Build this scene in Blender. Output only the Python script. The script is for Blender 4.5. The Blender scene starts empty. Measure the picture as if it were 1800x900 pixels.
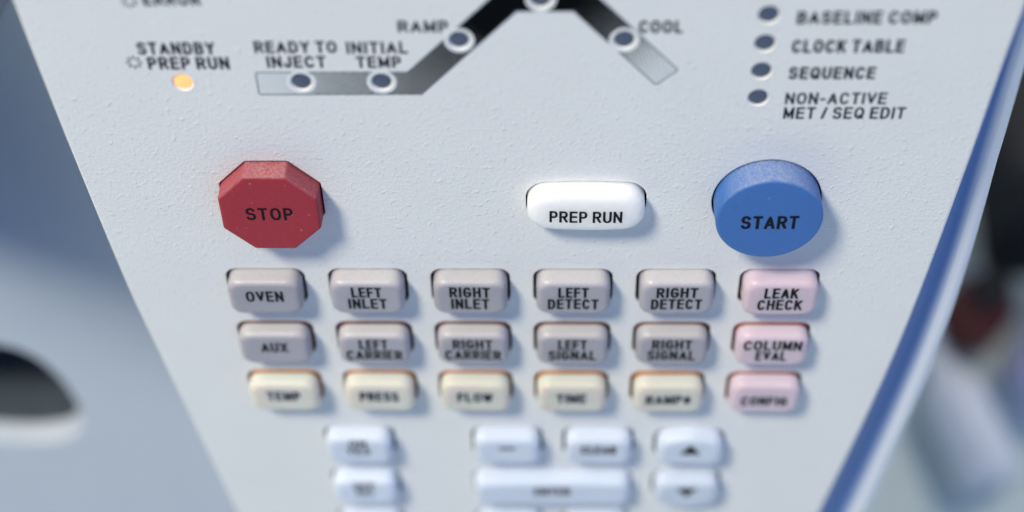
import bpy, bmesh, math, random
from mathutils import Matrix, Vector, geometry
R_ = math.radians
S = 0.001                       # everything on the panel is measured in millimetres
C = bpy.context.scene.collection
sc = bpy.context.scene

# ------------------------------------------------------------------ frame of the panel
TAU = R_(20)                    # the panel leans back by this much
_s, _c = math.sin(TAU), math.cos(TAU)
# columns: u to the right, v up the panel, n out of it
MP = Matrix(((1, 0, 0, 0), (0, _s, -_c, 0), (0, _c, _s, 0.35), (0, 0, 0, 1)))

# ------------------------------------------------------------------ camera
RC = Matrix(((0.99966875, -0.01735959, -0.01900107),
             (-0.00149712, 0.69780420, -0.71628699),
             (0.02569347, 0.71607817, 0.69754706)))
cam_loc = Vector((5.24356954, 193.74176685, 185.72171484)) * S
cd = bpy.data.cameras.new('camera'); cam = bpy.data.objects.new('camera', cd); C.objects.link(cam)
cam.matrix_world = MP @ (Matrix.Translation(cam_loc) @ RC.transposed().to_4x4())
cd.sensor_width = 36; cd.lens = 2713.966 / 1800 * 36
cd.clip_start = 0.01; cd.clip_end = 50
cd.dof.use_dof = True
_f = RC @ (Vector((5, 16, 0)) * S - cam_loc)
cd.dof.focus_distance = -_f.z
cd.dof.aperture_fstop = 5.7
sc.camera = cam

# ------------------------------------------------------------------ world and lamps
w = bpy.data.worlds.new('World'); sc.world = w; w.use_nodes = True
bgn = w.node_tree.nodes['Background']
bgn.inputs[1].default_value = 0.66
_nt = w.node_tree                                    # ambient gradient added: brighter at right, darker at left to deepen the flank's shade
_tc = _nt.nodes.new('ShaderNodeTexCoord'); _dp = _nt.nodes.new('ShaderNodeVectorMath'); _dp.operation = 'DOT_PRODUCT'
_dp.inputs[1].default_value = tuple(MP.to_3x3() @ Vector((0.72, 0.15, 0.68)).normalized())
_rm = _nt.nodes.new('ShaderNodeMapRange'); _rm.inputs[1].default_value = -0.55; _rm.inputs[2].default_value = 1
_mx = _nt.nodes.new('ShaderNodeMix'); _mx.data_type = 'RGBA'
_mx.inputs[6].default_value = (0.004, 0.009, 0.012, 1); _mx.inputs[7].default_value = (0.31, 0.49, 0.93, 1)
_nt.links.new(_tc.outputs['Generated'], _dp.inputs[0]); _nt.links.new(_dp.outputs['Value'], _rm.inputs[0])
_nt.links.new(_rm.outputs[0], _mx.inputs[0]); _nt.links.new(_mx.outputs[2], bgn.inputs[0])
def area(name, d, dist, size, watts, col, target=(0, 10, 0)):
    l = bpy.data.lights.new(name, 'AREA'); l.shape = 'DISK'; l.size = size; l.energy = watts; l.color = col
    o = bpy.data.objects.new(name, l); C.objects.link(o)
    dv = Vector(d).normalized()
    loc = MP @ (Vector(target) * S + dv * dist)
    o.rotation_euler = (MP.to_3x3() @ dv).to_track_quat('Z', 'Y').to_euler(); o.location = loc
    return o
area('ceiling_lamp', (-0.43, 0.80, 0.42), 2.2, 0.46, 57, (1.0, 0.93, 0.78))
area('rear_ceiling_lamp', (0.35, 0.93, -0.045), 1.8, 0.6, 11.5, (1.0, 0.95, 0.80), (170, -250, -230))  # added fill, lifts the bench and background out of shadow
sc.view_settings.view_transform = 'Standard'; sc.view_settings.look = 'None'
sc.view_settings.exposure = 0; sc.view_settings.gamma = 1; sc.view_settings.use_curve_mapping = False

# ------------------------------------------------------------------ materials
def mat(name, col, rough=0.5, spec=0.5, sss=0, radius=(1, 1, 1), sss_scale=S, bump=None, var=0.0, specks=None, dust_light=None, dust_light_range=(0.5, 2.2), metal=0, emit=None):
    m = bpy.data.materials.new(name); m.use_nodes = True
    nt = m.node_tree; b = nt.nodes['Principled BSDF']
    b.inputs['Base Color'].default_value = (*col, 1)
    b.inputs['Roughness'].default_value = rough
    b.inputs['Specular IOR Level'].default_value = spec
    b.inputs['Metallic'].default_value = metal
    if sss:
        b.inputs['Subsurface Weight'].default_value = sss
        b.inputs['Subsurface Radius'].default_value = radius
        b.inputs['Subsurface Scale'].default_value = sss_scale
    if emit:
        b.inputs['Emission Color'].default_value = (*emit[0], 1); b.inputs['Emission Strength'].default_value = emit[1]
    tc = nt.nodes.new('ShaderNodeTexCoord')
    base = None
    if var or specks:
        n = nt.nodes.new('ShaderNodeTexNoise'); n.inputs['Scale'].default_value = 90; n.inputs['Detail'].default_value = 5
        nt.links.new(tc.outputs['Object'], n.inputs['Vector'])
        mx = nt.nodes.new('ShaderNodeMix'); mx.data_type = 'RGBA'
        mx.inputs[6].default_value = (*[c * (1 - var) for c in col], 1)
        mx.inputs[7].default_value = (*[min(1, c * (1 + var)) for c in col], 1)
        nt.links.new(n.outputs['Fac'], mx.inputs[0]); base = mx.outputs[2]
        if specks:                                  # fine dust lying on the surface
            v = nt.nodes.new('ShaderNodeTexNoise'); v.inputs['Scale'].default_value = specks[0]; v.inputs['Detail'].default_value = 2
            nt.links.new(tc.outputs['Object'], v.inputs['Vector'])
            r = nt.nodes.new('ShaderNodeMapRange'); r.inputs[1].default_value = specks[1]; r.inputs[2].default_value = specks[1] + 0.08
            r.inputs[4].default_value = specks[2]
            nt.links.new(v.outputs['Fac'], r.inputs[0])
            m2 = nt.nodes.new('ShaderNodeMix'); m2.data_type = 'RGBA'
            m2.inputs[7].default_value = (0.8, 0.76, 0.74, 1)
            nt.links.new(r.outputs[0], m2.inputs[0]); nt.links.new(base, m2.inputs[6]); base = m2.outputs[2]
        if dust_light:                                    # settled dust on upturned faces; on grey keys, paler paint for lit tops
            g = nt.nodes.new('ShaderNodeNewGeometry'); sx = nt.nodes.new('ShaderNodeSeparateXYZ'); nt.links.new(g.outputs['Normal'], sx.inputs[0])
            r = nt.nodes.new('ShaderNodeMapRange'); r.inputs[1].default_value = 0.45; r.inputs[2].default_value = 0.95; nt.links.new(sx.outputs[2], r.inputs[0])
            v = nt.nodes.new('ShaderNodeTexNoise'); v.inputs['Scale'].default_value = 2600; v.inputs['Detail'].default_value = 3
            nt.links.new(tc.outputs['Object'], v.inputs['Vector'])
            q = nt.nodes.new('ShaderNodeMapRange'); q.inputs[1].default_value = 0.35; q.inputs[2].default_value = 0.75; q.inputs[3].default_value = dust_light * dust_light_range[0]; q.inputs[4].default_value = min(1, dust_light * dust_light_range[1])
            nt.links.new(v.outputs['Fac'], q.inputs[0])
            mm = nt.nodes.new('ShaderNodeMath'); mm.operation = 'MULTIPLY'; nt.links.new(r.outputs[0], mm.inputs[0]); nt.links.new(q.outputs[0], mm.inputs[1])
            m3 = nt.nodes.new('ShaderNodeMix'); m3.data_type = 'RGBA'; m3.inputs[7].default_value = (0.62, 0.60, 0.58, 1)
            nt.links.new(mm.outputs[0], m3.inputs[0]); nt.links.new(base, m3.inputs[6]); base = m3.outputs[2]
        if sss:                                     # no two keys are quite the same
            oi = nt.nodes.new('ShaderNodeObjectInfo'); hs = nt.nodes.new('ShaderNodeHueSaturation'); r = nt.nodes.new('ShaderNodeMapRange')
            r.inputs[3].default_value = 0.93; r.inputs[4].default_value = 1.06
            nt.links.new(oi.outputs['Random'], r.inputs[0]); nt.links.new(r.outputs[0], hs.inputs['Value']); nt.links.new(base, hs.inputs['Color']); base = hs.outputs[0]
        nt.links.new(base, b.inputs['Base Color'])
    if bump:                                        # list of (scale, strength in metres, low, high)
        prev = None
        for sca, dist, lo, hi in bump:
            n = nt.nodes.new('ShaderNodeTexNoise'); n.inputs['Scale'].default_value = sca; n.inputs['Detail'].default_value = 2
            nt.links.new(tc.outputs['Object'], n.inputs['Vector'])
            r = nt.nodes.new('ShaderNodeMapRange'); r.interpolation_type = 'SMOOTHSTEP'
            r.inputs[1].default_value = lo; r.inputs[2].default_value = hi
            nt.links.new(n.outputs['Fac'], r.inputs[0])
            bp = nt.nodes.new('ShaderNodeBump'); bp.inputs['Distance'].default_value = dist; bp.inputs['Strength'].default_value = 1
            nt.links.new(r.outputs[0], bp.inputs['Height'])
            if prev: nt.links.new(prev, bp.inputs['Normal'])
            prev = bp.outputs['Normal']
        nt.links.new(prev, b.inputs['Normal'])
    return m

KB = [(900, 0.00003, 0.3, 0.7)]
M = {}
M['panel'] = mat('textured_white_plastic', (0.78, 0.80, 0.80), 0.55, 0.4, var=0.03,
                 bump=[(1800, 0.00003, 0.35, 0.75), (950, 0.000055, 0.56, 0.76)])
M['collar'] = mat('smooth_white_plastic', (0.79, 0.81, 0.81), 0.45, 0.5)
M['grey_key'] = mat('warm_grey_key_plastic', (0.385, 0.375, 0.43), 0.38, 0.5, 0.3, (3.0, 1.8, 1.6), bump=KB, var=0.05, dust_light=0.55, dust_light_range=(0.8, 1.3))  # bright lit tops are partly painted in with the dust tone
M['cream_key'] = mat('cream_key_plastic', (0.69, 0.68, 0.605), 0.42, 0.5, 0.8, (5.0, 1.6, 0.5), bump=KB, var=0.03)
M['pink_key'] = mat('pink_key_plastic', (0.65, 0.535, 0.61), 0.42, 0.5, 0.5, (5.0, 1.3, 1.1), bump=KB, var=0.03)
M['white_key'] = mat('white_key_plastic', (0.65, 0.72, 0.84), 0.45, 0.5, 0.5, (1.5, 1.5, 1.5), bump=KB, var=0.03)
M['prep_key'] = mat('bright_white_key_plastic', (0.96, 0.97, 0.985), 0.4, 0.5, 0.9, (4.0, 4.0, 4.5), bump=KB)
M['red_key'] = mat('red_key_plastic', (0.355, 0.030, 0.05), 0.5, 0.25, 0.12, (1.0, 0.3, 0.3), bump=KB, var=0.05, specks=(1500, 0.72, 0.4), dust_light=0.17)
M['blue_key'] = mat('blue_key_plastic', (0.05, 0.165, 0.47), 0.5, 0.3, 0.2, (0.3, 0.5, 1.2), bump=KB, var=0.05, specks=(1500, 0.74, 0.35), dust_light=0.24)
M['amber_skirt'] = mat('orange_brown_moulding', (0.50, 0.20, 0.04), 0.5, 0.4, var=0.08)  # glow through shaded key edges, painted as solid colours
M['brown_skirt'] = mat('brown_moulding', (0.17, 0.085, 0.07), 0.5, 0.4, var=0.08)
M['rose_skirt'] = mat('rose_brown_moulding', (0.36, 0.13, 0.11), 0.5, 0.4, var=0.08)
M['ink'] = mat('black_ink', (0.006, 0.006, 0.010), 0.6, 0.15)
M['print'] = mat('dark_blue_grey_print', (0.012, 0.016, 0.032), 0.6, 0.15)
M['lens'] = mat('slate_lens', (0.075, 0.10, 0.16), 0.35, 0.5)
M['amber'] = mat('lit_amber_lens', (0.9, 0.5, 0.2), 0.4, 0.5, emit=((1.0, 0.42, 0.13), 0.75))
M['gap'] = mat('black_membrane', (0.012, 0.012, 0.014), 0.7, 0.2)
M['trim'] = mat('blue_plastic', (0.05, 0.18, 0.48), 0.45, 0.35, var=0.05)
def fade_across(m):
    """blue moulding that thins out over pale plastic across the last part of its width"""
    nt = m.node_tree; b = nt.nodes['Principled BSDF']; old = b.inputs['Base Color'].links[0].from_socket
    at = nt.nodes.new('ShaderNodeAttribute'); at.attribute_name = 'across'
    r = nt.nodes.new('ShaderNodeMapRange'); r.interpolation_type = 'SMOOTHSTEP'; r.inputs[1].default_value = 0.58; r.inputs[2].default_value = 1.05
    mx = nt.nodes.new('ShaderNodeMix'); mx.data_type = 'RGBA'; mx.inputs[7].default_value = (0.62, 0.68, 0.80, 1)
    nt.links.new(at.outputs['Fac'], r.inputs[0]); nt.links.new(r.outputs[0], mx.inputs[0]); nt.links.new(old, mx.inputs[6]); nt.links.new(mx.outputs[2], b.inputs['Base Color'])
fade_across(M['trim'])
M['rim'] = mat('pale_plastic', (0.76, 0.80, 0.86), 0.45, 0.5)
M['housing'] = mat('housing_plastic', (0.50, 0.56, 0.64), 0.55, 0.4, var=0.03, bump=[(900, 0.00005, 0.42, 0.75)])
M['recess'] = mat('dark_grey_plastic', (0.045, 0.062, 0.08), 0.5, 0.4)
M['bench'] = mat('grey_bench_laminate', (0.72, 0.79, 0.73), 0.6, 0.4, var=0.1)
M['black'] = mat('black_casing', (0.008, 0.009, 0.012), 0.6, 0.3, var=0.2)
M['brown'] = mat('red_brown_plastic', (0.17, 0.03, 0.02), 0.5, 0.4, var=0.1)
M['lilac'] = mat('lilac_plastic', (0.78, 0.74, 0.95), 0.45, 0.5, var=0.05)
M['bottle'] = mat('milky_plastic', (0.90, 0.91, 0.94), 0.45, 0.5, var=0.03)

def halftone():
    """printed dots that grow with the stored 'tone' value"""
    m = bpy.data.materials.new('halftone_print'); m.use_nodes = True; nt = m.node_tree; N = nt.nodes; Lk = nt.links.new
    b = N['Principled BSDF']; b.inputs['Roughness'].default_value = 0.7; b.inputs['Specular IOR Level'].default_value = 0.03
    tc = N.new('ShaderNodeTexCoord'); mp = N.new('ShaderNodeMapping'); mp.inputs['Rotation'].default_value = (0, 0, R_(28))
    k = 2 * math.pi / 0.00068; mp.inputs['Scale'].default_value = (k, k, 0)
    Lk(tc.outputs['Object'], mp.inputs['Vector'])
    sp = N.new('ShaderNodeSeparateXYZ'); Lk(mp.outputs[0], sp.inputs[0])
    def mth(op, a, bb=None):
        n = N.new('ShaderNodeMath'); n.operation = op
        for i, x in enumerate((a, bb)):
            if x is None: continue
            if isinstance(x, (int, float)): n.inputs[i].default_value = x
            else: Lk(x, n.inputs[i])
        return n.outputs[0]
    wv = mth('MULTIPLY', mth('SINE', sp.outputs[0]), mth('SINE', sp.outputs[1]))       # -1..1
    at = N.new('ShaderNodeAttribute'); at.attribute_name = 'tone'
    thr = mth('MULTIPLY', mth('SUBTRACT', at.outputs['Fac'], 0.5), 2.4)
    dlt = mth('SUBTRACT', thr, wv)
    r = N.new('ShaderNodeMapRange'); r.inputs[1].default_value = -0.3; r.inputs[2].default_value = 0.3; Lk(dlt, r.inputs[0])
    mx = N.new('ShaderNodeMix'); mx.data_type = 'RGBA'
    mx.inputs[6].default_value = (0.70, 0.75, 0.76, 1); mx.inputs[7].default_value = (0.003, 0.004, 0.005, 1)
    Lk(r.outputs[0], mx.inputs[0]); Lk(mx.outputs[2], b.inputs['Base Color'])
    return m
M['halftone'] = halftone()

# ------------------------------------------------------------------ helpers
def link(name, verts, faces, m, parent=None, smooth=True, label=None, sharp=None, scale=S):
    me = bpy.data.meshes.new(name); me.from_pydata([(x * scale, y * scale, z * scale) for x, y, z in verts], [], faces)
    me.validate(); me.update()
    for mm in (m if isinstance(m, (list, tuple)) else [m]): me.materials.append(mm)
    if smooth:
        for p in me.polygons: p.use_smooth = True
        if sharp: me.set_sharp_from_angle(angle=R_(sharp))
    o = bpy.data.objects.new(name, me); C.objects.link(o); o.parent = parent
    if label: o['label'] = label
    return o
def thing(name, label, cat, mtx=None, group=None):
    o = bpy.data.objects.new(name, None); C.objects.link(o); o.empty_display_size = 0.01
    if mtx is not None: o.matrix_world = mtx
    o['label'] = label; o['category'] = cat
    if group: o['group'] = group
    return o
def rrect(w, h, r, k=6):
    pts = []
    for cx, cy, a0 in ((w/2-r, h/2-r, 0), (-w/2+r, h/2-r, 90), (-w/2+r, -h/2+r, 180), (w/2-r, -h/2+r, 270)):
        for i in range(k + 1):
            a = R_(a0 + 90 * i / k); pts.append((cx + r * math.cos(a), cy + r * math.sin(a)))
    return pts
def densify(pts, step=0.8):
    out = []
    for i, a in enumerate(pts):
        b = pts[(i + 1) % len(pts)]; n = max(1, int(math.dist(a, b) / step))
        for j in range(n): t = j / n; out.append((a[0] + (b[0]-a[0]) * t, a[1] + (b[1]-a[1]) * t))
    return out
def round_poly(poly, r, k=5):
    out = []
    n = len(poly)
    for i in range(n):
        p = Vector(poly[i]); a = (Vector(poly[i-1]) - p); b = (Vector(poly[(i+1) % n]) - p)
        ang = a.angle(b); d = r / math.tan(ang / 2)
        p0 = p + a.normalized() * d; p1 = p + b.normalized() * d
        for j in range(k + 1):
            t = j / k; q = p0 * (1-t)**2 + p * 2 * t * (1-t) + p1 * t**2
            out.append((q.x, q.y))
    return out
def circle(r, n=64): return [(r * math.cos(2*math.pi*i/n), r * math.sin(2*math.pi*i/n)) for i in range(n)]
def octagon(ap, rot=22.5): 
    rr = ap / math.cos(math.pi / 8)
    return [(rr * math.cos(R_(rot + 45*i)), rr * math.sin(R_(rot + 45*i))) for i in range(8)]

def key_mesh(outline, H, fil, topz, base_z=-2.4, draft=0.02, segs=6):
    """closed key cap: skirt, rounded shoulder, top whose height is H + topz(x, y)"""
    w = max(p[0] for p in outline); h = max(p[1] for p in outline); hb = -min(p[1] for p in outline)
    n = len(outline); V = []; F = []
    def ring(ins, z, fz=0.0):
        for x, y in outline:
            X = x * (w - ins) / w; Y = y * ((h if y > 0 else hb) - ins) / (h if y > 0 else hb)
            V.append((X, Y, z + fz * topz(X, Y)))
    ring(-draft, base_z); ring(-draft * 0.5, -0.3); ring(-0.02, (H - fil) * 0.6)
    for i in range(segs + 1):
        a = math.pi / 2 * i / segs
        ring(fil * (1 - math.cos(a)), H - fil + fil * math.sin(a), math.sin(a))
    m = min(w, h, hb) - fil
    for q in (0.2, 0.4, 0.6, 0.8, 0.93):
        for x, y in outline:
            X = x * (w - fil) / w * (1-q); Y = y * ((h if y > 0 else hb) - fil) / (h if y > 0 else hb) * (1-q)
            V.append((X, Y, H + topz(X, Y)))
    rings = len(V) // n
    for k in range(rings - 1):
        for i in range(n):
            j = (i + 1) % n; F.append((k*n+i, k*n+j, (k+1)*n+j, (k+1)*n+i))
    V.append((0, 0, H + topz(0, 0))); c = len(V) - 1
    for i in range(n): F.append(((rings-1)*n+i, (rings-1)*n+(i+1) % n, c))
    return V, F

# a plain grotesque drawn as pen strokes in a box one cap height tall: (width, strokes); a stroke is a list of points,
# with ('a', cx, cy, rx, ry, from, to) for an arc
def arc(cx, cy, rx, ry, a0, a1, e=2.35, k=18):
    out = []
    for i in range(k + 1):
        a = R_(a0 + (a1-a0)*i/k); x, y = math.cos(a), math.sin(a)
        out.append((cx + rx*math.copysign(abs(x)**(2/e), x), cy + ry*math.copysign(abs(y)**(2/e), y)))
    return out
GL = {
 'A': (0.98, [[(0, 0), (.5, 1), (1, 0)], [(.2, .28), (.8, .28)]]),
 'B': (0.86, [[(0, 0), (0, 1)], [(0, 1), (.55, 1)] + arc(.55, .765, .38, .235, 90, -90) + [(0, .53)], [(0, .53), (.58, .53)] + arc(.58, .265, .42, .265, 90, -90) + [(0, 0)]]),
 'C': (0.92, [arc(.5, .5, .5, .5, 38, 322, k=30)]),
 'D': (0.90, [[(0, 0), (0, 1)], [(0, 1), (.45, 1)] + arc(.45, .5, .55, .5, 90, -90) + [(0, 0)]]),
 'E': (0.78, [[(0, 0), (0, 1)], [(0, 1), (1, 1)], [(0, .52), (.92, .52)], [(0, 0), (1, 0)]]),
 'F': (0.74, [[(0, 0), (0, 1)], [(0, 1), (1, 1)], [(0, .5), (.9, .5)]]),
 'G': (0.96, [arc(.5, .5, .5, .5, 40, 318, k=30) + [(1, .17), (1, .46), (.58, .46)]]),
 'H': (0.90, [[(0, 0), (0, 1)], [(1, 0), (1, 1)], [(0, .52), (1, .52)]]),
 'I': (0.0, [[(0, 0), (0, 1)]]),
 'J': (0.64, [[(1, 1), (1, .3)] + arc(.5, .3, .5, .3, 0, -175)]),
 'K': (0.90, [[(0, 0), (0, 1)], [(0, .36), (.95, 1)], [(.36, .6), (1, 0)]]),
 'L': (0.72, [[(0, 1), (0, 0)], [(0, 0), (1, 0)]]),
 'M': (1.08, [[(0, 0), (0, 1)], [(0, 1), (.5, .12), (1, 1)], [(1, 1), (1, 0)]]),
 'N': (0.92, [[(0, 0), (0, 1)], [(0, 1), (1, 0)], [(1, 0), (1, 1)]]),
 'O': (0.98, [arc(.5, .5, .5, .5, 0, 360, k=40)]),
 'P': (0.82, [[(0, 0), (0, 1)], [(0, 1), (.55, 1)] + arc(.55, .73, .45, .27, 90, -90) + [(0, .46)]]),
 'Q': (0.98, [arc(.5, .5, .5, .5, 0, 360, k=40), [(.58, .24), (.98, -.06)]]),
 'R': (0.88, [[(0, 0), (0, 1)], [(0, 1), (.56, 1)] + arc(.56, .745, .42, .255, 90, -90) + [(0, .49)], [(.52, .49), (1, 0)]]),
 'S': (0.86, [arc(.5, .745, .47, .255, 25, 180) + arc(.5, .745, .47, .23, 180, 258)[1:] + arc(.5, .265, .5, .25, 80, 0)[1:] + arc(.5, .265, .5, .265, 0, -155)[1:]]),
 'T': (0.84, [[(.5, 0), (.5, 1)], [(0, 1), (1, 1)]]),
 'U': (0.90, [[(0, 1), (0, .36)] + arc(.5, .36, .5, .36, 180, 360) + [(1, 1)]]),
 'V': (0.92, [[(0, 1), (.5, 0), (1, 1)]]),
 'W': (1.3, [[(0, 1), (.26, 0), (.5, .95), (.74, 0), (1, 1)]]),
 'X': (0.9, [[(0, 0), (1, 1)], [(0, 1), (1, 0)]]),
 'Y': (0.9, [[(0, 1), (.5, .44), (1, 1)], [(.5, .44), (.5, 0)]]),
 '-': (0.4, [[(0, .4), (1, .4)]]), '–': (0.8, [[(0, .42), (1, .42)]]),
 '/': (0.42, [[(0, -.02), (1, 1.02)]]),
 '#': (0.8, [[(.3, .1), (.42, .9)], [(.62, .1), (.74, .9)], [(.05, .35), (.95, .35)], [(.05, .65), (.95, .65)]]),
}
def ribbon(pts, t, cap):
    """a pen stroke of width t along pts, mitred at the corners, cut square at the cap lines"""
    P = [Vector(p) for p in pts]; Q = [P[0]]
    for p in P[1:]:
        L_ = (p - Q[-1]).length
        if L_ > 1e-5:                               # short pieces, so that the ink can follow a curved key top
            a, k = Q[-1], max(1, int(L_ / 0.35))
            Q += [a + (p - a) * (i / k) for i in range(1, k + 1)]
    n = len(Q); L = []; closed = (Q[0] - Q[-1]).length < 1e-3
    for i in range(n):
        if closed and i in (0, n-1): a, b = Q[1] - Q[0], Q[-1] - Q[-2]; d0, d1 = b.normalized(), a.normalized()
        else:
            d0 = (Q[i] - Q[i-1]).normalized() if i > 0 else None; d1 = (Q[i+1] - Q[i]).normalized() if i < n-1 else None
        e = Vector((0, 0))
        if d0 is None: d0 = d1; e = -d1 * (t/2)
        elif d1 is None: d1 = d0; e = d0 * (t/2)
        n0 = Vector((-d0.y, d0.x)); n1 = Vector((-d1.y, d1.x)); m = n0 + n1
        if m.length < 1e-4: m = n0
        m.normalize(); k = 1 / max(0.38, m.dot(n1))
        L.append((Q[i] + e + m*k*t/2, Q[i] + e - m*k*t/2))
    V = [p for pr in L for p in pr]
    F = [(2*i+1, 2*i+3, 2*i+2, 2*i) for i in range(n-1)]
    lo, hi = (0, cap)
    return [(p.x, min(hi, max(lo, p.y))) if -t*1.2 < p.y < cap + t*1.2 else (p.x, p.y) for p in V], F
def words(items, zf, weight=0.17, space=0.2):
    """items: (text, u_left, v_base, width, cap height); the letters lie on the surface z = zf(u, v)"""
    V = []; F = []
    for s, u0, v0, wd, cap in items:
        t = weight * cap
        nat = 0; ns = 0; nl = 0
        for ch in s:
            if ch == ' ': nat += 0.66 * cap; continue
            nat += GL[ch][0] * cap * (1 - weight); nl += 1
        gaps = sum(1 for a, b in zip(s, s[1:]) if a != ' ' and b != ' ')
        # stroke widths stay fixed, the counters and gaps take up the given width
        k = (wd - nl * t) / (nat + gaps * space * cap)
        x = u0; seq = 0
        for i, ch in enumerate(s):
            if ch == ' ': x += 0.66 * cap * k; continue
            gw, st = GL[ch]; w_ = gw * cap * (1 - weight) * k
            for pts in st:
                pp = [(x + t/2 + px*w_, t/2 + py*(cap - t)) for px, py in pts]
                rv, rf = ribbon(pp, t, cap); o = len(V); seq += 1
                # one pen stroke a hair above the last, so that crossings never share a plane
                V += [(X, v0 + Y, zf(X, v0 + Y) + 0.0025 * (seq % 4)) for X, Y in rv]; F += [tuple(q + o for q in f) for f in rf]
            x += t + w_
            if i + 1 < len(s) and s[i+1] != ' ': x += space * cap * k
    return V, F

# ------------------------------------------------------------------ the control panel
panel = thing('control_panel', 'white tapered instrument control panel with coloured push buttons and a blue side edge', 'control panel', MP)

RND = random.Random(7)
KX = [-45 + 18 * j for j in range(6)]
KEYW, KEYH = 12.85, 8.6
ROWV = [-4.62, -18.37, -32.12]
keys = []          # centre u, v, hole outline, then the key itself
def arch(w, h, up):          # outline of an arrow key: one long side softly peaked
    out = []
    for x, y in densify(rrect(w, h - 0.8, 2.2)):
        side = y if up else -y
        k = 1.7 * (1 - math.sqrt((2*x/w)**2 + 0.03)) * min(1, max(0, side) / (h*0.25))
        out.append((x, y + (k - 0.4 if up else 0.4 - k)))
    return out
def pill(w, h):
    return [(x, y + (0.55 if y > 0 else -0.55) * (1 - (2*x/w)**2) * min(1, abs(y) / (h*0.3))) for x, y in densify(rrect(w, h, 3.3, 8))]
holes = []
def hole_at(u, v, outline): holes.append([(u + x, v + y) for x, y in outline])

def dish(x, y): return 0.05 * y - 0.22 * max(0.0, 1 - (x / 6.3) ** 2) * max(0, 1 - (y / 4.6) ** 4)
def flat(x, y): return 0.0
def disc(x, y): return -0.12 * (x*x + y*y) / 70
def dome(x, y): return -0.12 * (y / 3.5) ** 2 - 0.25 * (x / 9.5) ** 2

def add_key(name, label, u, v, outline, hole, H, fil, topz, m, text, weight=0.178, space=0.2, draft=0.02, sharp=None):
    hole_at(u, v, hole)
    k = bpy.data.objects.new(name, None)
    V, F = key_mesh(outline, H, fil, topz, draft=draft)
    bpy.data.objects.remove(k)
    k = link(name, V, F, m, panel, label=label, sharp=sharp)
    k.location = (u * S + RND.uniform(-0.06, 0.06) * S, v * S + RND.uniform(-0.04, 0.04) * S, RND.uniform(-0.08, 0.08) * S)
    k.rotation_euler = (RND.uniform(-0.012, 0.012), RND.uniform(-0.010, 0.010), RND.uniform(-0.006, 0.006))
    if text:
        items = [(t, a, b, wd, cap) for t, a, b, wd, cap in text]
        V, F = words(items, lambda x, y: H + topz(x, y) + 0.03, weight, space)
        link('lettering', V, F, M['ink'], k, smooth=False)
    return k

def two(t1, w1, t2, w2, cap=2.75, up=0.42, lo=-2.65): return [(t1, -w1/2, up, w1, cap), (t2, -w2/2, lo, w2, cap)]
def one(t, wd, cap=2.75, v=-0.72): return [(t, -wd/2, v, wd, cap)]
rk = densify(rrect(KEYW, KEYH, 2.2)); rh = rrect(14.25, 9.2, 2.2)
add_key('stop_button', 'red octagonal button marked STOP', -41.3, 16.7, densify(round_poly(octagon(8.2), 0.7, 5)),
        round_poly(octagon(8.6), 1.3, 5), 3.7, 0.5, flat, M['red_key'], [('STOP', -3.95, -1.35, 7.8, 2.75)], weight=0.165, space=0.26, draft=0.0, sharp=32)
add_key('prep_run_button', 'long bright white rounded button marked PREP RUN', 10.95, 16.2, pill(19.4, 7.7), pill(20.4, 8.2), 3.5, 1.6, dome,
        M['prep_key'], [('PREP RUN', -6.0, -1.75, 12.0, 2.6)], weight=0.16, space=0.2)
add_key('start_button', 'large round blue button marked START', 40.8, 16.35, circle(8.75, 96), circle(9.2, 96), 4.95, 0.55, disc, M['blue_key'],
        [('START', -4.6, -1.85, 9.4, 2.95)], weight=0.18, space=0.2, draft=0.0)
R1 = [('OVEN', one('OVEN', 6.6)), ('LEFT INLET', two('LEFT', 5.3, 'INLET', 6.8)), ('RIGHT INLET', two('RIGHT', 7.1, 'INLET', 6.7)),
      ('LEFT DETECT', two('LEFT', 5.3, 'DETECT', 8.9)), ('RIGHT DETECT', two('RIGHT', 7.2, 'DETECT', 8.9)), ('LEAK CHECK', two('LEAK', 5.9, 'CHECK', 7.8))]
R2 = [('AUX', one('AUX', 4.9)), ('LEFT CARRIER', two('LEFT', 5.2, 'CARRIER', 10.2)), ('RIGHT CARRIER', two('RIGHT', 7.2, 'CARRIER', 10.2)),
      ('LEFT SIGNAL', two('LEFT', 5.2, 'SIGNAL', 8.7)), ('RIGHT SIGNAL', two('RIGHT', 7.2, 'SIGNAL', 8.7)), ('COLUMN EVAL', two('COLUMN', 10.4, 'EVAL', 5.6))]
R3 = [('TEMP', one('TEMP', 6.3, v=-0.80)), ('PRESS', one('PRESS', 7.3, v=-0.90)), ('FLOW', one('FLOW', 6.6, v=-1.10)), ('TIME', one('TIME', 5.6, v=-1.20)), ('RAMP#', one('RAMP#', 8.4, v=-1.45)), ('CONFIG', one('CONFIG', 8.6, v=-1.90))]
for r, row in enumerate((R1, R2, R3)):
    for j, (t, tx) in enumerate(row):
        kind = 'pink' if j == 5 else ('cream' if r == 2 else 'grey')
        k = add_key('key', f'{kind} key marked {t}', KX[j], ROWV[r], rk, rh, 3.25, 1.2, dish, M[kind + '_key'], tx)
        if r:                                       # painted band for the warm glow low on shaded translucent keys
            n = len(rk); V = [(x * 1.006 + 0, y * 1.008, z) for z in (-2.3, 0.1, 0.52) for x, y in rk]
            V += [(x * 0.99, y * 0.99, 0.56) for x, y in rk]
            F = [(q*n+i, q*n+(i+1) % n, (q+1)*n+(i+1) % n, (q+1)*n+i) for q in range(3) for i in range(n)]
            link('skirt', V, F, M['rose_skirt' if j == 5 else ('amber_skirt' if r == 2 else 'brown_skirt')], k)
WV = [-48.95, -62.7, -76.4]
wide = densify(rrect(31.2, KEYH, 2.0)); wideh = rrect(32.2, 9.2, 2.2)
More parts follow.
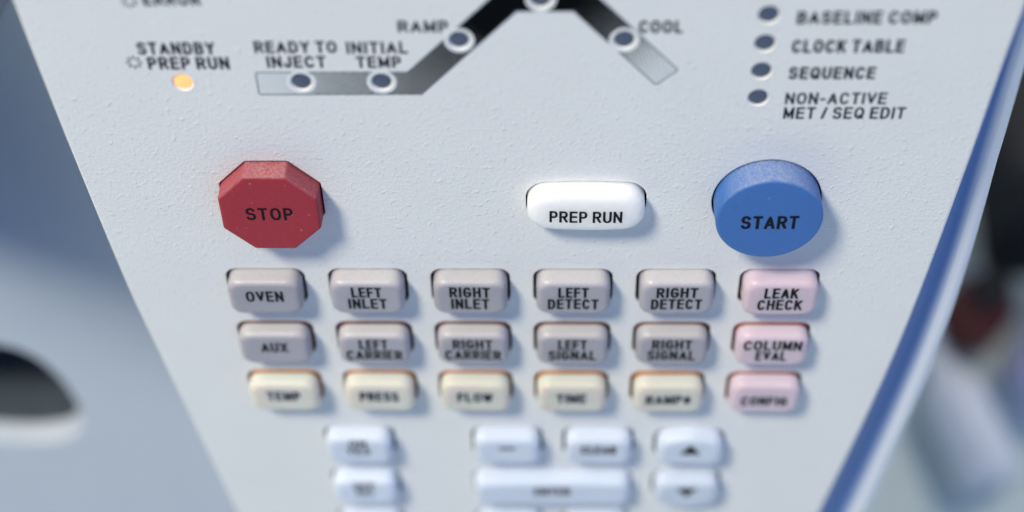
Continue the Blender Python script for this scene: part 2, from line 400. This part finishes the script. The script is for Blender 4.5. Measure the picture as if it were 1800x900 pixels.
def white_key(u, r, label, text, o=rk, h=rh, tz=dish): return add_key('key', label, u, WV[r], o, h, 3.2, 1.45, tz, M['white_key'], text)
def longdish(x, y): return 0.05 * y - 0.2 * max(0, 1 - (x / 15) ** 2) * max(0, 1 - (y / 4.6) ** 4)
white_key(-32.4, 0, 'white key marked ON YES', two('ON', 3.4, 'YES', 4.6, 2.3, 1.75, -0.85))
white_key(-32.3, 1, 'white key marked OFF NO', two('OFF', 4.4, 'NO', 3.4, 2.3, 1.75, -0.85))
white_key(-32.3, 2, 'blank white key at the lower edge of the photo', None)
white_key(-3.4, 0, 'white key marked with a dash', [('–', -1.5, -0.4, 3.0, 4.0)])
white_key(14.4, 0, 'white key marked CLEAR', one('CLEAR', 6.8, v=-0.3))
white_key(5.4, 1, 'wide white key marked ENTER', one('ENTER', 7.2, v=-0.2), wide, wideh, longdish)
white_key(-3.4, 2, 'blank white key below the wide key', None)
white_key(14.4, 2, 'blank white key below the wide key at its right', None)
for u, r, up in ((32.2, 0, True), (32.4, 1, False)):
    o = arch(KEYW, KEYH, up); hh = arch(14.2, 9.2, up)
    k = add_key('arrow_key', 'white peaked key with a black %s triangle' % ('up' if up else 'down'), u, WV[r], o, hh, 3.2, 1.45, dish, M['white_key'], None)
    s = 1 if up else -1
    tri = [(-2.1, -1.4 * s + 1.1), (2.1, -1.4 * s + 1.1), (0, 1.7 * s + 1.1)]
    if not up: tri.reverse()
    link('arrow', [(x, y, 3.2 + dish(x, y) + 0.04) for x, y in tri], [(0, 1, 2)], M['ink'], k, smooth=False)

# faceplate with real openings
LEDS = [(-52.1, 41.65), (-33.6, 41.65), (-21.1, 41.65), (-8.75, 49.7), (3.6, 57.3), (16.15, 49.7),
        (37.35, 54.3), (37.3, 49.0), (37.3, 43.7), (37.3, 38.4)]
for q in LEDS: hole_at(*q, circle(1.85, 32))
def catmull(pts, k=6):
    out = []
    for i in range(len(pts) - 1):
        p0 = Vector(pts[max(0, i-1)]); p1 = Vector(pts[i]); p2 = Vector(pts[i+1]); p3 = Vector(pts[min(len(pts)-1, i+2)])
        for j in range(k):
            t = j / k
            q = 0.5 * ((2*p1) + (p2-p0)*t + (2*p0-5*p1+4*p2-p3)*t*t + (3*p1-p0-3*p2+p3)*t**3); out.append((q.x, q.y))
    out.append(tuple(pts[-1])); return out
SIDE = catmull([(76.5, 100), (75.6, 80), (74.3, 57.2), (73.3, 44.5), (71.95, 24.5), (70.0, 0), (68.0, -20.0), (64.9, -43), (60.1, -73.2), (56.3, -95)])
LSIDE = catmull([(76.2, 100), (75.4, 80), (74.4, 57.4), (73.5, 43.0), (72.0, 23.0), (69.5, -4.3), (67.1, -22.8), (64.5, -41.5), (60.0, -73.7), (56.4, -95)])
outer = [(-x, y) for x, y in LSIDE] + list(reversed(SIDE))      # counter-clockwise
def faceplate():
    V2 = []; E = []; loops = []
    for lp in [outer] + holes:
        o = len(V2); V2 += [Vector(p) for p in lp]; n = len(lp)
        E += [(o+i, o+(i+1) % n) for i in range(n)]; loops.append((o, n))
    vs, es, fs, ov, oe, of = geometry.delaunay_2d_cdt(V2, E, [], 0, 1e-6)
    V = [(p.x, p.y, 0) for p in vs]; F = []; nflat = 0
    def inside(p, lp):
        r = False; j = len(lp) - 1
        for i in range(len(lp)):
            if (lp[i][1] > p.y) != (lp[j][1] > p.y) and p.x < (lp[j][0]-lp[i][0])*(p.y-lp[i][1])/(lp[j][1]-lp[i][1])+lp[i][0]: r = not r
            j = i
        return r
    for f in fs:
        a, b, c = [vs[i] for i in f[:3]]
        ctr = (a + b + c) / 3
        if not inside(ctr, outer) or any(inside(ctr, h) for h in holes): continue
        F.append(tuple(f) if (b-a).cross(c-a) > 0 else tuple(reversed(f)))
    nflat = len(F)
    for li, lp in enumerate([outer] + holes):
        n = len(lp); cx = sum(p[0] for p in lp)/n; cy = sum(p[1] for p in lp)/n
        area2 = sum(lp[i][0]*lp[(i+1) % n][1]-lp[(i+1) % n][0]*lp[i][1] for i in range(n))
        sgn = 1 if area2 > 0 else -1
        nr = []
        for i in range(n):
            a = Vector(lp[i-1]); b = Vector(lp[(i+1) % n]); d = (b-a).normalized(); nr.append((d.y*sgn, -d.x*sgn))   # outward
        out = 1 if li == 0 else -1
        rr = 0.5 if li == 0 else 0.18
        prof = [(rr*math.sin(a), -rr*(1-math.cos(a))) for a in [math.pi/2*q/4 for q in range(5)]] + [(rr, -0.55)]
        o = len(V)
        for e, z in prof:
            for i in range(n): V.append((lp[i][0]+nr[i][0]*e*out, lp[i][1]+nr[i][1]*e*out, z))
        for k in range(len(prof)-1):
            for i in range(n):
                j = (i+1) % n; f = (o+k*n+i, o+(k+1)*n+i, o+(k+1)*n+j, o+k*n+j)
                good = (sgn > 0) == (li == 0)
                F.append(f if good else tuple(reversed(f)))
    ob = link('faceplate', V, F, M['panel'], panel)
    for p in ob.data.polygons:
        p.use_smooth = p.index >= nflat
    return ob
faceplate()
# dark membrane under the openings, and the shell that carries the plate
def prism(name, loop, z0, z1, m, parent, **kw):
    n = len(loop); V = [(x, y, z1) for x, y in loop] + [(x, y, z0) for x, y in loop]
    F = [tuple(range(n)), tuple(reversed(range(n, 2*n)))] + [(i, n+i, n+(i+1) % n, (i+1) % n) for i in range(n)]
    return link(name, V, F, m, parent, smooth=False, **kw)
prism('membrane', [(x*0.985, y) for x, y in outer], -6.0, -2.2, M['gap'], panel)
prism('shell', [(x*0.97, y) for x, y in outer], -60, -6.02, M['housing'], panel)

# blue trim down the right edge, with a pale rim outside it
def sweep(name, side, prof_of, m, **kw):
    V = []; F = []; n = len(side); k = len(prof_of(0))
    for i, (x, y) in enumerate(side):
        a = Vector(side[max(0, i-1)]); b = Vector(side[min(n-1, i+1)]); d = (a-b).normalized(); nx, ny = d.y, -d.x   # outward (right)
        for e, z in prof_of(y): V.append((x + nx*e, y + ny*e, z))
    for i in range(n-1):
        for j in range(k-1): F.append((i*k+j, (i+1)*k+j, (i+1)*k+j+1, i*k+j+1))
    return link(name, V, F, m, panel, **kw)
def wdt(v):                  # the strip widens downwards
    W = [(120, 0.2), (57, 0.7), (40, 2.0), (22, 3.7), (0, 5.2), (-30, 6.7), (-73, 8.3), (-120, 9.6)]
    for (a, x), (b, y) in zip(W, W[1:]):
        if v >= b: return x + (y - x) * (a - v) / (a - b)
    return W[-1][1]
def trim_prof(v):
    b = wdt(v); b += 1.2; q = min(1, b / 5.0); return [(e, z if z > -1 else -0.9 + (z + 0.9) * q) for e, z in [(0.3, -0.9), (b*0.16, -2.3), (b*0.34, -3.6), (b*0.5, -4.5), (b*0.65, -5.0), (b*0.8, -5.2), (b*0.9, -5.27), (b, -5.3)]]
def rim_prof(v):
    b = wdt(v) + 1.2; r = 2.9 + max(0, 20-v)*0.02
    zb = -0.9 - 4.4 * min(1, b / 5.0)
    pts = [(b, zb - 0.02), (b + r*0.3, zb + 0.15)] + [(b + r*0.3 + r*0.7*math.sin(a), zb + 0.15 - r*0.8*(1-math.cos(a))) for a in [math.pi/2*q/6 for q in range(1, 7)]]
    return pts + [(b + r, -14), (b + r - 2, -45), (b, -60), (0, -60)]
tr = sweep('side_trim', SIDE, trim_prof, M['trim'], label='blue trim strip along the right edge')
sweep('edge_rim', SIDE, rim_prof, M['rim'], label='pale rounded rim outside the blue strip')

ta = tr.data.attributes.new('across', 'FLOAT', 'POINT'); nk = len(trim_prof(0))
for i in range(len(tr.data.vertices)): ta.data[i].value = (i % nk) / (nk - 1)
# indicator lamps
def lathe(prof, n=40):
    V = []; F = []
    for r, z in prof:
        for i in range(n): a = 2*math.pi*i/n; V.append((r*math.cos(a), r*math.sin(a), z))
    for k in range(len(prof)-1):
        for i in range(n):
            j = (i+1) % n; F.append((k*n+i, k*n+j, (k+1)*n+j, (k+1)*n+i))
    return V, F
LEDNAME = ['lit amber lamp under the words PREP RUN', 'dark lamp at READY TO INJECT', 'dark lamp at INITIAL TEMP', 'dark lamp at RAMP', 'dark lamp at the top of the curve', 'dark lamp at COOL',
           'dark lamp beside BASELINE COMP', 'dark lamp beside CLOCK TABLE', 'dark lamp beside SEQUENCE', 'dark lamp beside NON-ACTIVE']
for i, (u, v) in enumerate(LEDS):
    band = 1 <= i <= 5
    ro = 2.32 if band else 1.98
    V, F = lathe([(ro, 0.022), (ro - 0.05, 0.035), (1.78, 0.05), (1.66, 0.0), (1.47, -0.28), (1.47, -1.2)])
    c = link('indicator_light', V, F, M['collar'], panel, label=LEDNAME[i]); c.location = (u*S, v*S, 0)
    V, F = lathe([(1.47, -0.34), (1.38, -0.24), (1.1, -0.16), (0.6, -0.1), (0.02, -0.08)])
    link('lens', V, F, M['amber'] if i == 0 else M['lens'], c)

# printed writing on the plate
def pl(x, y): return 0.012
def printed(label, items, m='print', weight=0.2, space=0.23):
    V, F = words(items, pl, weight, space); return link('lettering', V, F, M[m], panel, smooth=False, label=label)
printed('printed word ERROR', [('ERROR', -55.4, 56.3, 8.6, 2.4)])
printed('printed words STANDBY PREP RUN', [('STANDBY', -58.0, 47.1, 11.9, 2.4), ('PREP RUN', -56.9, 44.2, 12.6, 2.45)])
printed('printed words READY TO INJECT', [('READY TO', -40.05, 47.35, 12.6, 2.3), ('INJECT', -38.5, 44.5, 9.1, 2.3)])
printed('printed words INITIAL TEMP', [('INITIAL', -26.0, 47.2, 9.35, 2.3), ('TEMP', -24.75, 44.45, 6.9, 2.25)])
printed('printed word RAMP', [('RAMP', -17.9, 51.2, 7.6, 2.25)])
printed('printed word COOL', [('COOL', 18.2, 51.0, 6.6, 2.35)])
printed('printed words BASELINE COMP', [('BASELINE COMP', 41.55, 52.6, 20.6, 2.4)])
printed('printed words CLOCK TABLE', [('CLOCK TABLE', 41.4, 47.2, 16.9, 2.5)])
printed('printed word SEQUENCE', [('SEQUENCE', 41.5, 42.1, 13.2, 2.4)])
printed('printed words NON-ACTIVE MET / SEQ EDIT', [('NON-ACTIVE', 41.5, 37.1, 15.7, 2.35), ('MET / SEQ EDIT', 41.55, 34.1, 19.0, 2.4)], weight=0.175)
for (u, v, lb) in ((-57.4, 57.2, 'ERROR'), (-58.95, 45.6, 'PREP RUN')):
    V = []; F = []
    for k in range(8):
        a = math.pi/4*k; d = Vector((math.cos(a), math.sin(a))); t = Vector((-d.y, d.x)) * 0.17; o = len(V)
        for q in (d*0.62 - t, d*1.25 - t, d*1.25 + t, d*0.62 + t): V.append((u+q.x, v+q.y, 0.012))
        F.append((o, o+1, o+2, o+3))
    link('flash_symbol', V, F, M['print'], panel, smooth=False, label=f'printed ring of ticks before {lb}')

# the temperature curve: a halftone band that darkens towards its summit
PATH = [(-40.4, 41.4), (-16.0, 41.4), (-1.0, 57.3), (9.4, 57.3), (22.85, 42.55)]
TONE = [(0, 0.10), (5, 0.20), (9, 0.48), (19, 0.58), (24, 0.66), (31, 0.77), (37, 0.84), (39, 1.05), (52, 1.1), (57, 1.0), (62, 0.85), (67, 0.74), (69, 0.50), (74, 0.22), (80, 0.10)]
def tone(s):
    for (a, x), (b, y) in zip(TONE, TONE[1:]):
        if a <= s <= b: return x + (y-x)*(s-a)/(b-a)
    return TONE[-1][1]
HW = 2.12
def band_frames():
    fr = []; s = 0
    for i in range(len(PATH)-1):
        a, b = Vector(PATH[i]), Vector(PATH[i+1]); L = (b-a).length; n = max(2, int(L/0.5))
        for j in range(n + (1 if i == len(PATH)-2 else 0)):
            t = j/n
            def nrm(k):
                d = (Vector(PATH[k+1])-Vector(PATH[k])).normalized(); return Vector((-d.y, d.x))
            n1 = nrm(i); m = n1 * 1.0
            if j == 0 and i > 0:
                n0 = nrm(i-1); m = (n0+n1).normalized(); m = m / m.dot(n1)
            fr.append((a + (b-a)*t, m, s + L*t))
        s += L
    return fr
fr = band_frames()
def inside(p, lp):
    r = False; j = len(lp) - 1
    for i in range(len(lp)):
        if (lp[i][1] > p.y) != (lp[j][1] > p.y) and p.x < (lp[j][0]-lp[i][0])*(p.y-lp[i][1])/(lp[j][1]-lp[i][1])+lp[i][0]: r = not r
        j = i
    return r
rim_ = [tuple(p - m*HW) for p, m, s in fr] + [tuple(p + m*HW) for p, m, s in reversed(fr)]
cut = [[(u + x, v + y) for x, y in circle(2.0, 32)] for u, v in LEDS[1:6]]
V2 = []; E2 = []
for lp in [rim_] + cut:
    o = len(V2); n = len(lp); V2 += [Vector(p) for p in lp]; E2 += [(o+i, o+(i+1) % n) for i in range(n)]
vs = geometry.delaunay_2d_cdt(V2, E2, [], 0, 1e-6)
F = []
for f in vs[2]:
    a, b, c = [vs[0][i] for i in f[:3]]; ctr = (a+b+c)/3
    if inside(ctr, rim_) and not any(inside(ctr, q) for q in cut): F.append(tuple(f) if (b-a).cross(c-a) > 0 else tuple(reversed(f)))
V = [(p.x, p.y, 0.012) for p in vs[0]]; T = []
for q in vs[0]:
    near = min(fr, key=lambda g: (g[0] - q).length); T.append(tone(near[2]))
bo = link('temperature_curve', V, F, M['halftone'], panel, smooth=False, label='printed grey to black halftone curve behind the row of lamps')
at = bo.data.attributes.new('tone', 'FLOAT', 'POINT')
for i, x in enumerate(T): at.data[i].value = x
V = []; F = []
for sg in (-1, 1):
    o = len(V)
    for p, m, s in fr:
        for e in (HW - 0.02, HW + 0.18): q = p + m*e*sg; V.append((q.x, q.y, 0.016))
    for i in range(len(fr)-1):
        f = (o+2*i, o+2*i+2, o+2*i+3, o+2*i+1); F.append(f if sg > 0 else tuple(reversed(f)))
for p, m, d in ((fr[0][0], fr[0][1], -1), (fr[-1][0], fr[-1][1], 1)):
    t = Vector((m.y, -m.x)) * d; o = len(V)
    for q in (p - m*HW, p - m*HW + t*0.2, p + m*HW + t*0.2, p + m*HW): V.append((q.x, q.y, 0.016))
    F.append((o, o+1, o+2, o+3) if d > 0 else (o+3, o+2, o+1, o))
link('curve_outline', V, F, M['lens'], bo, smooth=False)

# ------------------------------------------------------------------ the housing left of and behind the panel
house = thing('instrument_housing', 'pale grey instrument housing left of the panel with a dark finger recess', 'instrument housing', MP)
def smooth(a, b, x):
    t = max(0, min(1, (x-a)/(b-a))); return t*t*(3-2*t)
def depth(u, v): return depth0(v) + 1.35 * smooth(-75, 25, v) * max(0.0, -73 - u)
def depth0(v):
    d = 14.0; x = 60.0
    k = 0.40
    if v > 60: return 14 - 0.40*(v-60)*0.2
    if v > -15: return 14 + k*(60-v)
    # slope easing from k to 0.04 between v = -15 and -65
    t = min(1, (-15 - v)/50.0); L = 50.0
    d = 44.0 + L*(k*t - (k-0.04)*t*t/2)
    if v < -65: d += 0.04*(-65-v)
    return d
REC = [(-175, -89), (-160, -88.2)] + catmull([(-145, -87.9), (-136.8, -87.75), (-128.6, -88.35), (-122.3, -91.1), (-118.0, -97.9), (-116.2, -106.2), (-116.4, -111.9), (-119.4, -116.2), (-127.4, -118.0), (-136.1, -117.6), (-144.7, -116.7)], 5) + [(-160, -115.5), (-175, -114.5)]
REC = [(u - 1.6, -88 + (v + 88) * 1.15) for u, v in REC]
def sd(u, v):
    ins = False; best = 1e9; n = len(REC); j = n-1
    for i in range(n):
        ax, ay = REC[j]; bx, by = REC[i]
        if (ay > v) != (by > v) and u < (bx-ax)*(v-ay)/(by-ay)+ax: ins = not ins
        dx, dy = bx-ax, by-ay; t = max(0, min(1, ((u-ax)*dx+(v-ay)*dy)/(dx*dx+dy*dy)))
        best = min(best, math.hypot(u-ax-t*dx, v-ay-t*dy)); j = i
    return -best if ins else best
def grid(u0, u1, v0, v1, st):
    nu = int(round((u1-u0)/st)); nv = int(round((v1-v0)/st))
    return [[(u0+i*st, v0+j*st) for i in range(nu+1)] for j in range(nv+1)]
EDGE = 2.0                   # where the dark pocket meets the pale lip
def flank():
    V = []; F = []; idx = {}; mi = []
    us = [-190 + 5*i for i in range(8)] + [-150 + 0.45*i for i in range(100)] + [-104 + 3*i for i in range(16)]
    vs = [-190 + 6*i for i in range(8)] + [-138 + 0.45*i for i in range(132)] + [-76 + 4*i for i in range(46)]
    for v in vs:
        for u in us:
            z = -depth(u, v); pu, pv = u, v
            if -160 < u < -108 and -136.5 < v < -80:
                s = sd(u, v)
                if abs(s - EDGE) < 0.30:            # slide grid points onto the lip line so that it runs smooth
                    gx, gy = sd(u + 0.05, v) - s, sd(u, v + 0.05) - s; gl = math.hypot(gx, gy) or 1
                    pu, pv = u + gx / gl * (EDGE - s), v + gy / gl * (EDGE - s); s = EDGE
                # lip rounds over into the pocket
                z -= 26.0 * smooth(4.0, -2.6, s) if s < 4.0 else 0
            V.append((pu, pv, z))
    nu = len(us); a = []; b = []
    for j in range(len(vs)-1):
        for i in range(nu-1):
            f = (j*nu+i, j*nu+i+1, (j+1)*nu+i+1, (j+1)*nu+i)
            cu = (us[i]+us[i+1])/2; cv = (vs[j]+vs[j+1])/2
            inside = (-160 < cu < -108 and -136.5 < cv < -80 and sd(cu, cv) < EDGE)
            (b if inside else a).append(f)
    link('front_cover', V, a, M['housing'], house)
    used = sorted({i for f in b for i in f}); mp = {q: k for k, q in enumerate(used)}
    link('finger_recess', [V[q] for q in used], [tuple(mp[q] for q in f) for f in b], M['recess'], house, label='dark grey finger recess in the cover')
def smoothr(a, b, x): return smooth(a, b, x)
_old = smooth
def smooth(a, b, x):
    if a > b: return 1 - _old(b, a, x)
    return _old(a, b, x)
flank()
up = [(-110, 8), (-97, 20), (-94, 140), (-200, 140), (-200, 56)]  # unseen block added to shade the flank, outlined to suit that shadow
prism('upper_cover', round_poly(up, 3, 4), -60, 0, M['housing'], house)
prism('upper_cover_step', round_poly([(-97, 44), (-95, 140), (-200, 140), (-200, 70)], 3, 4), 0.1, 9, M['housing'], house)  # unseen step added to keep lamp light off the upper flank
inv = MP.inverted()
def wbox(name, x0, x1, y0, y1, z0, z1, m, parent, local=None, **kw):
    V = [(x, y, z) for z in (z0, z1) for x, y in ((x0, y0), (x1, y0), (x1, y1), (x0, y1))]
    if local: V = [tuple(local @ Vector(q)) for q in V]
    F = [(3, 2, 1, 0), (4, 5, 6, 7), (0, 1, 5, 4), (1, 2, 6, 5), (2, 3, 7, 6), (3, 0, 4, 7)]
    return link(name, V, F, m, parent, smooth=False, scale=1, **kw)
wbox('body', -0.185, 0.04, 0.075, 0.36, 0.0, 0.33, M['housing'], house, inv)

# ------------------------------------------------------------------ bench and the things on it, far out of focus
b = wbox('bench_top', -1.5, 1.5, -1.2, 1.5, -0.03, 0.0, M['bench'], None); b['kind'] = 'structure'
def rbox(name, w, d, h, r, m, parent, loc=(0, 0, 0), **kw):
    lp = rrect(w, d, r); n = len(lp); V = []; F = []
    e = min(r, h/2) * 0.5
    for ins, z in ((0, 0), (0, h-e), (e*0.3, h-e*0.3), (e, h)):
        V += [(x*(w-2*ins)/w+loc[0], y*(d-2*ins)/d+loc[1], z+loc[2]) for x, y in lp]
    for k in range(3):
        for i in range(n): j = (i+1) % n; F.append((k*n+i, k*n+j, (k+1)*n+j, (k+1)*n+i))
    F.append(tuple(range(3*n, 4*n))); F.append(tuple(reversed(range(n))))
    return link(name, V, F, m, parent, sharp=40, **kw)
t = thing('black_case', 'black equipment case standing on the bench behind the panel', 'equipment case', Matrix.Translation((0.31, 0.25, 0)))
rbox('body', 250, 200, 70, 10, M['black'], t); rbox('lid', 270, 190, 14, 10, M['black'], t, (0, 0, 70.1)); rbox('handle', 90, 16, 12, 5, M['black'], t, (0, -60, 84.2))
def bottle(name, label, loc, rot, prof, capprof, m, mc):
    t = thing(name, label, 'bottle', Matrix.Translation(loc) @ rot)
    V, F = lathe(prof); link('body', V, F, m, t); V, F = lathe(capprof); link('cap', V, F, mc, t); return t
bottle('bottle', 'dark red brown bottle standing before the black case', (0.176, 0.128, 0), Matrix(),
       [(0.1, 0), (12, 0), (13, 2), (13, 26), (10, 32), (7, 34), (7, 36)], [(8, 35.9), (8, 42), (7, 43), (0.1, 43)], M['brown'], M['black'])
bottle('bottle', 'lilac capped bottle at the right edge beside the brown bottle', (0.203, 0.107, 0), Matrix(),
       [(0.1, 0), (14, 0), (15, 2), (15, 34), (11, 40), (11, 42)], [(14, 41.9), (14, 54), (13, 55), (0.1, 55)], M['lilac'], M['lilac'])
p0, p1 = Vector((0.150, 0.135, 0.013)), Vector((0.175, 0.06, 0.013))
q = (p1-p0).to_track_quat('Z', 'Y').to_matrix().to_4x4()
bottle('bottle', 'pale milky squeeze bottle lying on the bench', p0, q,
       [(0.1, 18), (4, 18), (5, 20), (5, 30), (12.5, 42), (13, 46), (13, 78), (12, 80), (0.1, 80)], [(2, -6), (3, 0), (6.5, 6), (6.5, 18.1), (0.1, 18.1)], M['bottle'], M['bottle'])
